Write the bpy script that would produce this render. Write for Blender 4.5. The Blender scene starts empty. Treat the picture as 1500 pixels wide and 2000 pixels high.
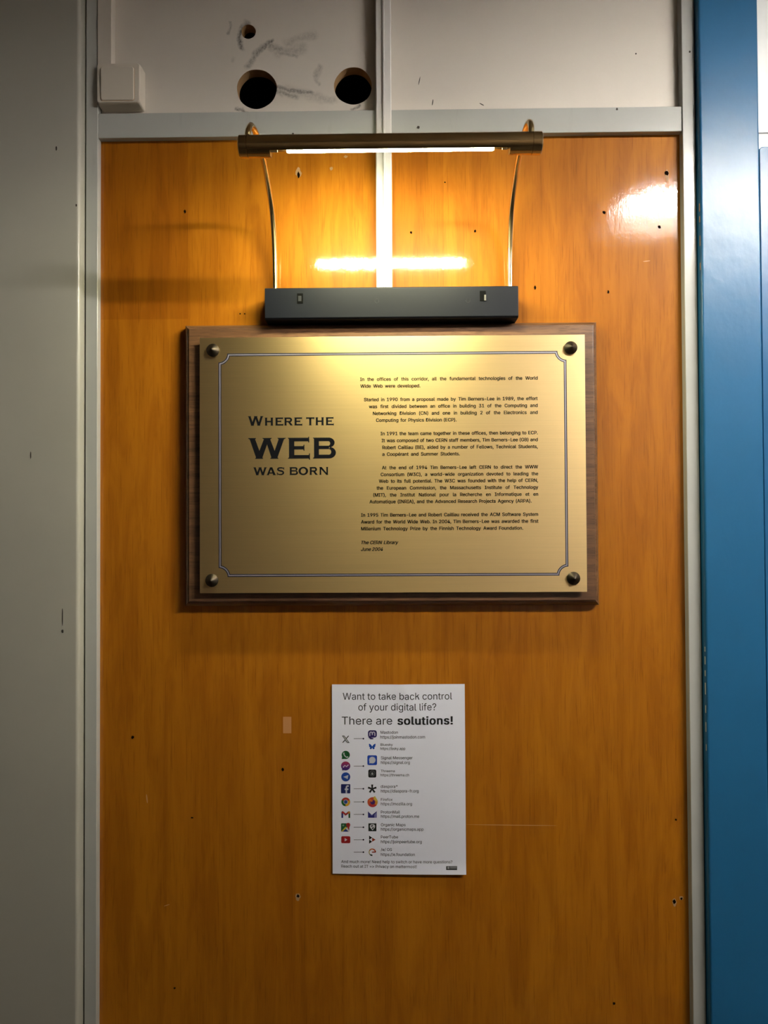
import bpy, bmesh, math, random
from mathutils import Vector, Matrix
from math import sin, cos, pi, radians, sqrt

random.seed(7)
S = bpy.context.scene
C = S.collection

# ---------------------------------------------------------------- camera
F_PX = 1387.0
DIST = 1.12
CAM_Z = 1.55
PITCH, ROLL, YAW = radians(0.943), radians(-0.282), radians(0.747)
ROT = (Matrix.Rotation(YAW, 3, 'Z') @ Matrix.Rotation(pi/2 + PITCH, 3, 'X') @ Matrix.Rotation(ROLL, 3, 'Z'))
CAM = Vector((0, -DIST, CAM_Z))
cd = bpy.data.cameras.new('camera')
cd.sensor_fit = 'VERTICAL'; cd.sensor_height = 24.0
cd.lens = 24.0 * F_PX / 2000.0
cd.clip_start = 0.02
cam = bpy.data.objects.new('camera', cd); C.objects.link(cam)
cam.matrix_world = Matrix.Translation(CAM) @ ROT.to_4x4()
S.camera = cam

# ---------------------------------------------------------------- world, exposure, light levels
w = bpy.data.worlds.new('corridor_air'); S.world = w; w.use_nodes = True
w.node_tree.nodes['Background'].inputs[0].default_value = (0.9, 0.93, 1, 1)
w.node_tree.nodes['Background'].inputs[1].default_value = 0.02
S.view_settings.view_transform = 'Standard'
S.view_settings.look = 'None'
S.view_settings.gamma = 1.0
S.view_settings.use_curve_mapping = False
S.view_settings.exposure = 0.0
CEILING_EMIT = 430.0
CEILING_COL = (1.0, 0.955, 0.88)
LED_EMIT = 250.0
LED_COL = (1.0, 0.99, 0.62)
FIX = dict(x0=0.80, x1=2.05, y=-1.15, z=2.535, w=0.10)

# ---------------------------------------------------------------- helpers
def at(px, py, Y):
    """pixel of the photograph -> point of the plane y = Y"""
    d = ROT @ Vector(((px-750)/F_PX, -(py-1000)/F_PX, -1.0))
    return CAM + d*((Y + DIST)/d.y)

def rect(x0, y0, x1, y1, Y):
    a, b, c, d = at(x0, y0, Y), at(x1, y0, Y), at(x0, y1, Y), at(x1, y1, Y)
    return ((a.x+c.x)/2, (b.x+d.x)/2, (c.z+d.z)/2, (a.z+b.z)/2)   # xl, xr, zb, zt

def tag(o, label=None, cat=None, group=None, kind=None):
    if label: o['label'] = label
    if cat: o['category'] = cat
    if group: o['group'] = group
    if kind: o['kind'] = kind
    return o

def empty(name, loc):
    o = bpy.data.objects.new(name, None); o.location = loc; o.empty_display_size = .02
    C.objects.link(o); return o

def link(name, bm, mats, parent=None, smooth=False, bevel=0):
    me = bpy.data.meshes.new(name)
    bm.normal_update(); bm.to_mesh(me); bm.free()
    for m in (mats if isinstance(mats, (list, tuple)) else [mats]): me.materials.append(m)
    o = bpy.data.objects.new(name, me); C.objects.link(o)
    if smooth:
        for p in me.polygons: p.use_smooth = True
    if parent:
        off = Vector((0, 0, 0)); q = parent
        while q: off += q.location; q = q.parent
        o.parent = parent; o.location = -off
    if bevel:
        b = o.modifiers.new('bevel', 'BEVEL'); b.width = bevel; b.segments = 3; b.limit_method = 'ANGLE'
        for p in me.polygons: p.use_smooth = True
        n = o.modifiers.new('wn', 'WEIGHTED_NORMAL'); n.keep_sharp = False
    return o

def box(bm, x0, x1, y0, y1, z0, z1, mi=0):
    v = [bm.verts.new(p) for p in ((x0,y0,z0),(x1,y0,z0),(x1,y1,z0),(x0,y1,z0),(x0,y0,z1),(x1,y0,z1),(x1,y1,z1),(x0,y1,z1))]
    for f in ((0,3,2,1),(4,5,6,7),(0,1,5,4),(1,2,6,5),(2,3,7,6),(3,0,4,7)):
        fc = bm.faces.new([v[i] for i in f]); fc.material_index = mi
    return v

def boxo(name, x0, x1, y0, y1, z0, z1, m, parent=None, bevel=0):
    bm = bmesh.new(); box(bm, x0, x1, y0, y1, z0, z1)
    return link(name, bm, m, parent, bevel=bevel)

def loft(bm, rings, cap0=True, cap1=True, mi=0):
    rs = [[bm.verts.new(p) for p in r] for r in rings]
    n = len(rs[0])
    for a, b in zip(rs, rs[1:]):
        for i in range(n):
            f = bm.faces.new((a[i], a[(i+1) % n], b[(i+1) % n], b[i])); f.material_index = mi
    if cap0: bm.faces.new(rs[0][::-1]).material_index = mi
    if cap1: bm.faces.new(rs[-1]).material_index = mi

def tube(bm, pts, r, n=14):
    pts = [Vector(p) for p in pts]; rings = []
    for i, p in enumerate(pts):
        t = (pts[min(i+1, len(pts)-1)] - pts[max(i-1, 0)]).normalized()
        a = Vector((1, 0, 0)); b = t.cross(a).normalized(); a = b.cross(t).normalized()
        rings.append([p + a*r*cos(2*pi*k/n) + b*r*sin(2*pi*k/n) for k in range(n)])
    loft(bm, rings)
    bmesh.ops.recalc_face_normals(bm, faces=bm.faces)

def catmull(p, n=10):
    p = [Vector(q) for q in p]; p = [2*p[0]-p[1]] + p + [2*p[-1]-p[-2]]; out = []
    for i in range(1, len(p)-2):
        for k in range(n):
            t = k/n; a, b, c, d = p[i-1:i+3]
            out.append(.5*((2*b) + (c-a)*t + (2*a-5*b+4*c-d)*t*t + (3*b-a-3*c+d)*t**3))
    out.append(p[-2]); return out

# ---------------------------------------------------------------- materials
def lin(c):
    f = lambda v: (v/255/12.92) if v/255 <= .04045 else ((v/255+.055)/1.055)**2.4
    return tuple(f(v) for v in c) + (1,)

class NT:
    def __init__(s, name):
        s.m = bpy.data.materials.new(name); s.m.use_nodes = True; s.t = s.m.node_tree
        s.b = s.t.nodes['Principled BSDF']
    def n(s, typ, **kw):
        x = s.t.nodes.new(typ)
        for k, v in kw.items(): setattr(x, k, v)
        return x
    def l(s, a, b): s.t.links.new(a, b)
    def set(s, **kw):
        for k, v in kw.items(): s.b.inputs[k.replace('_', ' ')].default_value = v
    def coords(s, scale, loc=(0, 0, 0)):
        g = s.n('ShaderNodeNewGeometry'); mp = s.n('ShaderNodeMapping')
        mp.inputs['Scale'].default_value = scale; mp.inputs['Location'].default_value = loc
        s.l(g.outputs['Position'], mp.inputs['Vector']); return mp.outputs[0]
    def noise(s, scale, sc=1.0, detail=4, rough=.55, loc=(0, 0, 0), dist=0):
        x = s.n('ShaderNodeTexNoise'); s.l(s.coords(scale, loc), x.inputs['Vector'])
        x.inputs['Scale'].default_value = sc; x.inputs['Detail'].default_value = detail
        x.inputs['Roughness'].default_value = rough; x.inputs['Distortion'].default_value = dist
        return x.outputs['Fac']
    def ramp(s, src, stops):
        r = s.n('ShaderNodeValToRGB'); e = r.color_ramp.elements
        while len(e) < len(stops): e.new(.5)
        for k, (p, c) in enumerate(stops):
            e[k].position = p; e[k].color = c if len(c) == 4 else tuple(c) + (1,)
        s.l(src, r.inputs[0]); return r.outputs[0]
    def mix(s, fac, a, b, mode='MIX'):
        x = s.n('ShaderNodeMix', data_type='RGBA', blend_type=mode)
        for k, v in ((0, fac), (6, a), (7, b)):
            if hasattr(v, 'links') or hasattr(v, 'is_linked'): s.l(v, x.inputs[k])
            else: x.inputs[k].default_value = v
        return x.outputs[2]
    def math(s, op, a, b=0.0, c=0.0):
        x = s.n('ShaderNodeMath', operation=op)
        for k, v in enumerate((a, b, c)):
            if hasattr(v, 'is_linked'): s.l(v, x.inputs[k])
            else: x.inputs[k].default_value = v
        return x.outputs[0]
    def bump(s, h, strength=.2, dist=.001, chain=None, target='Normal'):
        x = s.n('ShaderNodeBump'); x.inputs['Strength'].default_value = strength
        x.inputs['Distance'].default_value = dist; s.l(h, x.inputs['Height'])
        if chain is not None: s.l(chain, x.inputs['Normal'])
        s.l(x.outputs[0], s.b.inputs[target]); return x.outputs[0]

def plain(name, col, rough=.5, metal=0, **kw):
    k = NT(name); k.set(Base_Color=tuple(col[:3])+(1,), Roughness=rough, Metallic=metal, **kw); return k.m

def paint(name, col, rough=.35, var=.06, bump=.15, bs=140, dirt=0.0):
    k = NT(name)
    n1 = k.noise((3, 3, 3), 1, 5)
    c2 = tuple(v*(1-var*2.2) for v in col[:3]); c1 = tuple(min(1, v*(1+var)) for v in col[:3])
    base = k.ramp(n1, [(.3, c2), (.7, c1)])
    if dirt:
        n2 = k.noise((60, 60, 9), 1, 6, .65)
        base = k.mix(k.ramp(n2, [(.62, (0,0,0)), (.78, (dirt,)*3)]), base, (.12, .10, .08, 1))
    k.l(base, k.b.inputs['Base Color']); k.set(Roughness=rough)
    h = k.noise((bs, bs, bs*.7), 1, 3)
    h2 = k.noise((22, 22, 14), 1, 3, loc=(3, 1, 2))
    k.bump(h2, bump*1.2, .002, chain=k.bump(h, bump, .0006))
    return k.m

def emit(name, col, s):
    k = NT(name); k.set(Base_Color=(.8, .8, .8, 1), Emission_Color=tuple(col)+(1,), Emission_Strength=s)
    return k.m

# varnished veneer
def veneer():
    k = NT('varnished_veneer')
    broad = k.noise((7, 1, .8), 1, 4, .5, dist=.4)
    grain = k.noise((95, 1, 3.2), 1, 6, .62, dist=.25)
    pores = k.noise((420, 1, 14), 1, 3, .6)
    figure = k.noise((34, 1, 5.5), 1, 4, .6, loc=(5, 0, 3), dist=.8)
    base = k.ramp(broad, [(.30, (.33, .103, .004)), (.70, (.42, .146, .006))])
    g = k.ramp(grain, [(.30, (.74, .68, .60)), (.52, (1, 1, 1)), (.75, (1.0, 1.0, 1.0))])
    base = k.mix(.55, base, g, 'MULTIPLY')
    fg = k.ramp(figure, [(.36, (.80, .74, .70)), (.58, (1.05, 1.08, 1.1))])
    base = k.mix(.75, base, fg, 'MULTIPLY')
    pr = k.ramp(pores, [(.34, (.50, .42, .38)), (.44, (1, 1, 1))])
    base = k.mix(.42, base, pr, 'MULTIPLY')
    # the veneer sheets differ a little in tone on either side of their joints
    geo = k.n('ShaderNodeNewGeometry'); sx = k.n('ShaderNodeSeparateXYZ'); k.l(geo.outputs['Position'], sx.inputs[0])
    j1 = at(367, 400, 0).x; j2 = at(866, 400, 0).x
    s1 = k.math('LESS_THAN', sx.outputs[0], j1)
    s2 = k.math('MULTIPLY', k.math('GREATER_THAN', sx.outputs[0], at(768, 400, 0).x), k.math('LESS_THAN', sx.outputs[0], j2))
    above = k.math('GREATER_THAN', sx.outputs[2], at(700, 620, 0).z)
    tone = k.math('MULTIPLY', k.math('ADD', s1, s2), above)
    base = k.mix(tone, base, k.mix(1.0, base, (.86, .80, .76, 1), 'MULTIPLY'))
    k.l(base, k.b.inputs['Base Color'])
    k.set(Roughness=.48, Coat_Weight=.85, Coat_Roughness=.075, Coat_IOR=1.5, Specular_IOR_Level=.12)
    k.bump(grain, .12, .0004)
    peel = k.noise((75, 1, 34), 1, 3, .6)
    fine = k.noise((260, 1, 60), 1, 4, .7)
    wav = k.noise((9, 1, 6), 1, 2, .5)
    b1 = k.bump(wav, .25, .0012, target='Coat Normal')
    b2 = k.bump(peel, .28, .0006, chain=b1, target='Coat Normal')
    k.bump(fine, .35, .00025, chain=b2, target='Coat Normal')
    return k.m
M_wood = veneer()

def walnut():
    k = NT('stained_walnut')
    grain = k.noise((4, 60, 90), 1, 6, .62, dist=.4)
    pores = k.noise((40, 300, 420), 1, 3, .6)
    base = k.ramp(grain, [(.3, (.075, .034, .016)), (.7, (.20, .098, .044))])
    base = k.mix(.6, base, k.ramp(pores, [(.36, (.35, .3, .3)), (.5, (1, 1, 1))]), 'MULTIPLY')
    k.l(base, k.b.inputs['Base Color']); k.set(Roughness=.38, Coat_Weight=.25, Coat_Roughness=.25)
    k.bump(pores, .25, .0003); return k.m
M_walnut = walnut()

def brushed(name, col, rough, aniso, scale, bstr=.06, uv=False):
    k = NT(name)
    n = k.noise(scale, 1, 4, .7)
    r = k.ramp(n, [(.3, tuple(v*.93 for v in col)), (.7, col)])
    k.l(r, k.b.inputs['Base Color']); k.set(Metallic=1.0, Roughness=rough, Anisotropic=aniso, Anisotropic_Rotation=.25 if uv else 0)
    if uv:
        t = k.n('ShaderNodeTangent', direction_type='UV_MAP'); t.uv_map = 'UVMap'
        k.l(t.outputs[0], k.b.inputs['Tangent'])
    if uv: k.set(Coat_Weight=.4, Coat_Roughness=.27)
    k.bump(n, bstr, .0002); return k.m
M_gold = brushed('brushed_gold_metal', (.96, .69, .335), .41, .5, (5, 5, 900), .05, uv=True)
M_brass = brushed('antique_brass', (.50, .335, .15), .21, 0, (8, 500, 500), .03)
M_arm = brushed('polished_brass', (.74, .56, .27), .2, 0, (60, 60, 60), .02)
M_cap = brushed('dark_bronze', (.055, .044, .034), .48, 0, (200, 200, 200), .05)
M_steel = plain('bright_steel', (.75, .72, .66), .25, 1)
M_black = paint('satin_black_lacquer', (.0075, .0085, .013), .36, .05, .02, 400)
M_black.node_tree.nodes['Principled BSDF'].inputs['Specular IOR Level'].default_value = .25
M_slot = plain('slot_black', (.002, .002, .002), .6, Specular_IOR_Level=.05)
M_mark = plain('moulded_mark', (.016, .017, .02), .35)
M_ink = plain('black_engraving', (.004, .004, .006), .5, Specular_IOR_Level=.12)
M_navy = plain('navy_engraving', (.008, .008, .03), .45)
M_pale = plain('pale_engraving', (.48, .44, .50), .3, .6)
M_led = emit('led_diffuser', LED_COL, LED_EMIT)
M_pan = emit('bottom_pan_glow', CEILING_COL, CEILING_EMIT*.035)
M_tube = emit('ceiling_diffuser', CEILING_COL, CEILING_EMIT)
M_grey = paint('grey_gloss_paint', (.43, .43, .405), .22, .05, .10, 120, dirt=.15)
M_cream = paint('cream_wall_paint', (.66, .60, .53), .5, .03, .10, 300)
M_strip = paint('white_strip_paint', (.66, .63, .60), .3, .06, .12, 120, dirt=.5)
M_left = paint('putty_gloss_paint', (.42, .40, .345), .30, .04, .14, 110)
M_plas = paint('ivory_plastic', (.62, .555, .47), .35, .02, .02, 300)
M_duct = paint('ivory_duct_plastic', (.60, .54, .47), .4, .02, .02, 300)
M_blue = paint('blue_gloss_paint', (.014, .104, .232), .30, .05, .42, 75)
M_blue.node_tree.nodes['Principled BSDF'].inputs['Specular IOR Level'].default_value = .38
M_trans = paint('white_transom_paint', (.86, .86, .85), .4, .02, .05, 200)
M_ledge = paint('grey_ledge_paint', (.55, .54, .52), .4, .02, .05, 200)
M_raw = paint('raw_chipboard', (.46, .27, .12), .9, .25, .9, 500)
M_cav = plain('cavity_shade', (.004, .0035, .003), .95)  # near-black colour stands in for the shade behind holes and gaps
M_ceil = paint('ceiling_paint', (.45, .43, .40), .8, .02, .1)
M_floor = paint('linoleum', (.06, .05, .045), .4, .1, .05)
M_opp = paint('opposite_wall_paint', (.17, .145, .12), .7, .03, .1)
M_fix = paint('lamp_housing_white', (.75, .75, .73), .4, .02, .02)
M_nick = plain('nick_dark', (.06, .052, .045), .8, Specular_IOR_Level=0)
M_hole = plain('nail_hole_dark', (.006, .003, .0015), .9, Specular_IOR_Level=0)
M_chip = paint('chipped_wood', (.42, .24, .11), .8, .1, .5, 600)
M_chip2 = plain('bare_undercoat', (.55, .53, .48), .7)
M_tape = plain('tape_residue', (.50, .22, .075), .6)
M_scr = plain('scratch_pale', (.50, .25, .10), .5)

# cream panel with soot smudges rubbed on it
def smudged():
    k = NT('smudged_cream_paint')
    base = k.ramp(k.noise((3, 3, 3), 1, 5), [(.3, (.60, .545, .48)), (.7, (.68, .62, .55))])
    g = k.n('ShaderNodeNewGeometry')
    wob = k.n('ShaderNodeTexNoise'); k.l(k.coords((1, 0, 1)), wob.inputs['Vector'])
    wob.inputs['Scale'].default_value = 45; wob.inputs['Detail'].default_value = 5
    off = k.n('ShaderNodeVectorMath', operation='SUBTRACT'); k.l(wob.outputs['Color'], off.inputs[0]); off.inputs[1].default_value = (.5, .5, .5)
    sc = k.n('ShaderNodeVectorMath', operation='SCALE'); k.l(off.outputs[0], sc.inputs[0]); sc.inputs['Scale'].default_value = .018
    ad = k.n('ShaderNodeVectorMath', operation='ADD'); k.l(g.outputs['Position'], ad.inputs[0]); k.l(sc.outputs[0], ad.inputs[1])
    fl = k.n('ShaderNodeVectorMath', operation='MULTIPLY'); k.l(ad.outputs[0], fl.inputs[0]); fl.inputs[1].default_value = (1, 0, 1)
    P = fl.outputs[0]
    total = None
    segs = [((472, 92), (466, 62), 5, .95), ((466, 62), (482, 42), 5, .95), ((484, 128), (498, 104), 6, .6), ((498, 104), (524, 80), 6, .75),
            ((515, 92), (530, 76), 4, .9), ((526, 88), (548, 96), 7, .55), ((545, 100), (590, 92), 10, .38), ((548, 104), (575, 104), 5, .5),
            ((560, 80), (612, 66), 9, .32), ((590, 74), (610, 62), 5, .35),
            ((541, 168), (610, 180), 5, .8), ((541, 176), (580, 188), 6, .65), ((600, 180), (650, 196), 7, .35), ((560, 170), (625, 190), 10, .3),
            ((618, 150), (625, 128), 5, .42), ((616, 148), (622, 162), 4, .4), ((446, 62), (448, 40), 2.5, .5), ((453, 118), (455, 110), 4, .25),
            ((462, 208), (485, 218), 3, .8), ((686, 212), (700, 202), 3, .8)]
    for (a, b, wd, st) in segs:
        A = at(*a, 0); B = at(*b, 0); A = Vector((A.x, 0, A.z)); B = Vector((B.x, 0, B.z)); BA = B - A
        s1 = k.n('ShaderNodeVectorMath', operation='SUBTRACT'); k.l(P, s1.inputs[0]); s1.inputs[1].default_value = A
        dt = k.n('ShaderNodeVectorMath', operation='DOT_PRODUCT'); k.l(s1.outputs[0], dt.inputs[0]); dt.inputs[1].default_value = BA/BA.length_squared
        cl = k.n('ShaderNodeClamp'); k.l(dt.outputs['Value'], cl.inputs[0])
        ss = k.n('ShaderNodeVectorMath', operation='SCALE'); ss.inputs[0].default_value = BA; k.l(cl.outputs[0], ss.inputs['Scale'])
        s2 = k.n('ShaderNodeVectorMath', operation='DISTANCE'); k.l(s1.outputs[0], s2.inputs[0]); k.l(ss.outputs[0], s2.inputs[1])
        mr = k.n('ShaderNodeMapRange', interpolation_type='SMOOTHSTEP'); k.l(s2.outputs['Value'], mr.inputs[0])
        mr.inputs[1].default_value = 0; mr.inputs[2].default_value = wd*1.15*.00081*1.4; mr.inputs[3].default_value = st; mr.inputs[4].default_value = 0
        total = mr.outputs[0] if total is None else k.math('MAXIMUM', total, mr.outputs[0])
    tex = k.ramp(k.noise((260, 1, 200), 1, 5, .75), [(.34, (.25,)*3), (.6, (1,)*3)])
    fac = k.math('MULTIPLY', total, tex)
    col = k.mix(fac, base, (.035, .03, .027, 1))
    k.l(col, k.b.inputs['Base Color']); k.set(Roughness=.5)
    k.bump(k.noise((300, 300, 300), 1, 3), .12, .0006)
    return k.m
M_smudge = smudged()

# ================================================================ THE SETTING
X0, X1, YB, HZ = -3.2, 3.6, -2.35, 2.62
boxo('floor', X0-.1, X1+.1, YB-.1, .3, -.06, 0, M_floor)['kind'] = 'structure'
boxo('ceiling', X0-.1, X1+.1, YB-.1, .3, HZ, HZ+.06, M_ceil)['kind'] = 'structure'
boxo('wall_behind', X0-.1, X1+.1, YB-.08, YB, 0, HZ, M_opp)['kind'] = 'structure'
boxo('wall_end_left', X0-.08, X0, YB, .13, 0, HZ, M_opp)['kind'] = 'structure'
boxo('wall_end_right', X1, X1+.08, YB, .13, 0, HZ, M_opp)['kind'] = 'structure'
boxo('wall_cavity', X0, X1, .13, .2, 0, HZ, M_cav)['kind'] = 'structure'

# vertical edges of the framing (metres)
FR = -.012
xl0 = at(167, 600, FR).x; xl1 = at(190.5, 600, FR).x        # left post
xr0 = at(1337, 600, FR).x; xr1 = at(1362, 600, FR).x        # right post
rail = rect(240, 217, 1330, 256, FR)
zr0 = at(762, 262, FR).z; zr1 = at(762, 213.5, FR).z        # rail
cs0 = at(734.5, 400, -.016).x; cs1 = at(765.5, 400, -.016).x
z_strip_low = at(750, 606, 0).z

wb = boxo('wall_back', xl1-.012, xr0+.012, 0, .02, 0, zr0+.01, M_wood); tag(wb, kind='structure', label='varnished orange wood veneer wall panel')
t1 = boxo('trim_1', xl0, xl1, FR, .12, 0, HZ, M_grey, bevel=.0012); tag(t1, kind='structure', label='grey painted post left of the wood panel')
t2 = boxo('trim_2', xl1, xr0, FR+.0015, .1, zr0, zr1, M_grey, bevel=.001); tag(t2, kind='structure', label='grey painted rail above the wood panel')
t3 = boxo('trim_3', xr0, xr1, FR-.001, .12, 0, HZ, M_grey, bevel=.0012); tag(t3, kind='structure', label='grey painted post right of the wood panel')
# centre strip: flat batten with a raised middle ridge, ends behind the plaque
bm = bmesh.new()
cx = (cs0+cs1)/2; e = .0022
prof = [(cs0, .004), (cs0, -.0135), (cs0+.0015, -.0150), (cx-.0015, -.0155), (cx-.0004, -.0185), (cx+.0014, -.0185), (cx+.0024, -.0165), (cs1-.0015, -.0160), (cs1, -.0145), (cs1, .004)]
loft(bm, [[(x, y-.002, z) for x, y in prof] for z in (z_strip_low, HZ)])
bmesh.ops.recalc_face_normals(bm, faces=bm.faces)
t4 = link('trim_4', bm, M_strip); tag(t4, kind='structure', label='white painted vertical strip down the middle')

# upper panels: left one has three drilled holes
def holed(name, xa, xb, za, zb, y0, y1, holes, mats, parent):
    bm = bmesh.new(); loops = [[(xa, za), (xb, za), (xb, zb), (xa, zb)]]
    for (hx, hz, r) in holes:
        n = 48 if r > .02 else 28
        ph = random.random()*6
        loops.append([(hx + (r*(1+.012*sin(3*t+ph)+.006*sin(7*t)))*cos(t), hz + (r*(1+.012*sin(3*t+ph)+.006*sin(7*t)))*sin(t)) for t in [2*pi*i/n for i in range(n)]])
    es = []
    for lp in loops:
        vs = [bm.verts.new((x, y0, z)) for x, z in lp]
        es += [bm.edges.new((vs[i], vs[(i+1) % len(vs)])) for i in range(len(vs))]
    bmesh.ops.triangle_fill(bm, use_beauty=True, edges=es, normal=(0, -1, 0))
    fs = list(bm.faces)
    r = bmesh.ops.extrude_face_region(bm, geom=fs)
    for v in r['geom']:
        if isinstance(v, bmesh.types.BMVert): v.co.y = y1
    bmesh.ops.recalc_face_normals(bm, faces=bm.faces)
    for f in bm.faces:
        c = f.calc_center_median()
        if abs(f.normal.y) < .5 and xa+.001 < c.x < xb-.001 and za+.001 < c.z < zb-.001: f.material_index = 1
    return link(name, bm, mats, parent)
hl = []
for (px, py, r) in ((485.5, 62, 14.3), (501.5, 174, 39.5), (689.5, 168, 37.3)):
    p = at(px, py, .003); hl.append((p.x, p.z, r*1.123/F_PX))
up = holed('upper_panel', xl1, cs0+.004, zr1, HZ, .003, .022, hl, [M_smudge, M_raw], wb)
up['label'] = 'cream panel with three drilled holes and black smudges'
up2 = boxo('upper_panel', cs1-.004, xr0, .003, .022, zr1, HZ, M_cream, wb); up2['label'] = 'plain cream panel right of the white strip'

# nail holes, chips, tape mark and scratches in the veneer
def blob(name, px, py, w, h, m, parent, Y=-.0002, jag=.25, n=11, th=.0002, rot=0):
    c = at(px, py, Y); s = DIST/F_PX/2; rr = random.Random(int(px*31+py))
    pts = []
    for i in range(n):
        t = 2*pi*i/n; k = 1 + rr.uniform(-jag, jag); a, b = w*s*k*cos(t), h*s*k*sin(t)
        pts.append((c.x + a*cos(rot)-b*sin(rot), c.z + a*sin(rot)+b*cos(rot)))
    bm = bmesh.new(); loft(bm, [[(x, Y, z) for x, z in pts], [(x, Y-th, z) for x, z in pts]])
    bmesh.ops.recalc_face_normals(bm, faces=bm.faces)
    return link(name, bm, m, parent)
for (px, py, w, h) in ((583, 338, 11, 20), (647, 329, 6, 8), (1303, 342, 7, 22), (582, 1752, 9, 14), (1317, 1762, 9, 14), (675, 306, 7, 5), (1331, 1754, 8, 8)):
    blob('wood_chip', px, py, w, h, M_chip, wb, Y=-.0001)
for (px, py, w, h) in ((361, 413, 4, 7), (583, 341, 5, 13), (1302, 338, 7, 10), (1180, 415, 6, 6), (1288, 443, 6, 7), (1188, 570, 4, 6), (582, 1750, 5, 6), (1317, 1761, 6, 9),
                       (1331, 1755, 4, 5), (341, 1930, 4, 4), (259, 1440, 6, 6), (552, 1503, 5, 6), (469, 613, 3, 3), (478, 613, 3, 3), (803, 454, 4, 5), (928, 451, 4, 6), (1045, 562, 4, 8),
                       (1199, 1960, 5, 5), (1320, 1601, 4, 4), (375, 1597, 5, 3), (869, 356, 3, 3)):
    blob('nail_hole', px, py, w, h, M_hole, wb, Y=-.0003)
for (px, py, w, h, r) in ((1235, 379, 38, 1.6, 0), (1263, 510, 14, 1.5, .1), (1000, 1611.5, 180, 1.0, -.01), (326, 1768, 12, 1.2, .3), (287, 1560, 2, 18, .1)):
    blob('scratch', px, py, w, h, M_scr, wb, Y=-.0001, jag=.05, n=16, th=.0001, rot=r)
tr = rect(553, 1400, 569, 1432, 0)
boxo('tape_mark', tr[0], tr[1], -.0002, 0, tr[2], tr[3], M_tape, wb)
for (px, py, w, h) in ((1398-2, 101, 5, 6), (748+69, 249, 6, 6), (1205, 213, 4, 4), (1347, 101, 4, 4), (572, 262, 5, 5)):
    blob('paint_nick', px, py, w, h, M_nick, t2 if py > 200 else t3, Y=FR-.0013, th=.0003) if px < 1360 else None
for (px, py, w, h, r) in ((819, 158, 1.5, 17, -.2), (845, 200, 2, 12, -.15), (941, 204, 10, 1.6, -.5), (1242, 105, 3, 3, 0)):
    blob('paint_nick', px, py, w, h, M_nick, wb, Y=.0028, th=.0004, jag=.1, rot=r)

# left: grey cupboard-like wall panel standing 23 mm proud of the post, with a rounded edge
LY = -.029
xe = at(164, 700, FR).x
bm = bmesh.new(); R = .005
prof = [(X0, LY)] + [(xe-R + R*sin(a), LY + R - R*cos(a)) for a in [pi/2*i/8 for i in range(9)]] + [(xe, .10), (X0, .10)]
loft(bm, [[(x, y, z) for x, y in prof] for z in (0, HZ)])
bmesh.ops.recalc_face_normals(bm, faces=bm.faces)
wl = link('wall_left', bm, M_left)
tag(wl, kind='structure', label='putty grey painted panel left of the wood wall')
for (px, py, w, h) in ((110, 290, 3, 9), (149, 401, 3, 5), (122, 1233, 4, 7), (122, 1205, 2, 36), (60, 489+400, 2, 14)):
    blob('paint_nick', px, py, w, h, M_nick, wl, Y=LY-.0001, th=.0002, jag=.1)

# right: blue door frame, white transom, blue door leaf
d1 = empty('door_1', (at(1480, 1000, 0).x, 0, 0)); tag(d1, kind='structure', label='blue painted door with blue frame and white transom')
BY = -.026
xb0 = at(1368.5, 400, BY).x; xb1 = at(1484, 300, BY).x
boxo('door_frame', xb0, xb1, BY, .10, 0, HZ, M_blue, d1, bevel=.0035)
zt = at(1490, 292, -.012).z
xd0 = at(1487, 600, -.02).x
bm = bmesh.new(); R = .006
Wd = .86
out = [(xd0, .004)] + [(xd0, zt-R)] + [(xd0+R-R*cos(a), zt-R+R*sin(a)) for a in [pi/2*i/6 for i in range(1, 7)]] + [(xd0+Wd-R, zt), (xd0+Wd, zt-R), (xd0+Wd, .004)]
loft(bm, [[(x, y, z) for x, z in out] for y in (.02, -.018, -.021)])
bmesh.ops.recalc_face_normals(bm, faces=bm.faces)
link('door_leaf', bm, M_blue, d1, bevel=.001)
zl0, zl1 = at(1490, 267, 0).z, at(1490, 258.5, 0).z
boxo('transom_panel', xb1, xd0+Wd+.01, .0, .02, zl1, HZ, M_trans, d1)
boxo('transom_rail', xb1, xd0+Wd+.01, -.003, .03, zt+.003, zl0, M_trans, d1, bevel=.001)
boxo('transom_groove', xb1, xd0+Wd+.01, .003, .025, zl0, zl1, M_ledge, d1)
boxo('door_frame', xd0+Wd+.01, xd0+Wd+.10, BY, .10, 0, HZ, M_blue, d1, bevel=.0035)
wr = boxo('wall_right', xd0+Wd+.10, X1, -.01, .1, 0, HZ, M_cream); tag(wr, kind='structure')

for (px, py, w, h) in ((1366, 405, 3, 16), (1367, 428, 3, 12), (1366, 470, 2.5, 20), (1368, 520, 2.5, 14), (1375, 1268, 2.5, 9), (1375.5, 1290, 3, 15), (1376, 1315, 3, 11), (1376.5, 1345, 3, 22), (1377, 1385, 2.5, 14), (1377.5, 1420, 2.5, 18), (1378, 1460, 2, 12)):
    c = at(px, py, BY + .0035)
    boxo('paint_chip', xb0-.0003, xb0+.0004, BY+.003, BY+.003+w*.0008, c.z-h*.0004, c.z+h*.0004, M_chip2 if py > 1000 else M_chip, d1)

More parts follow.
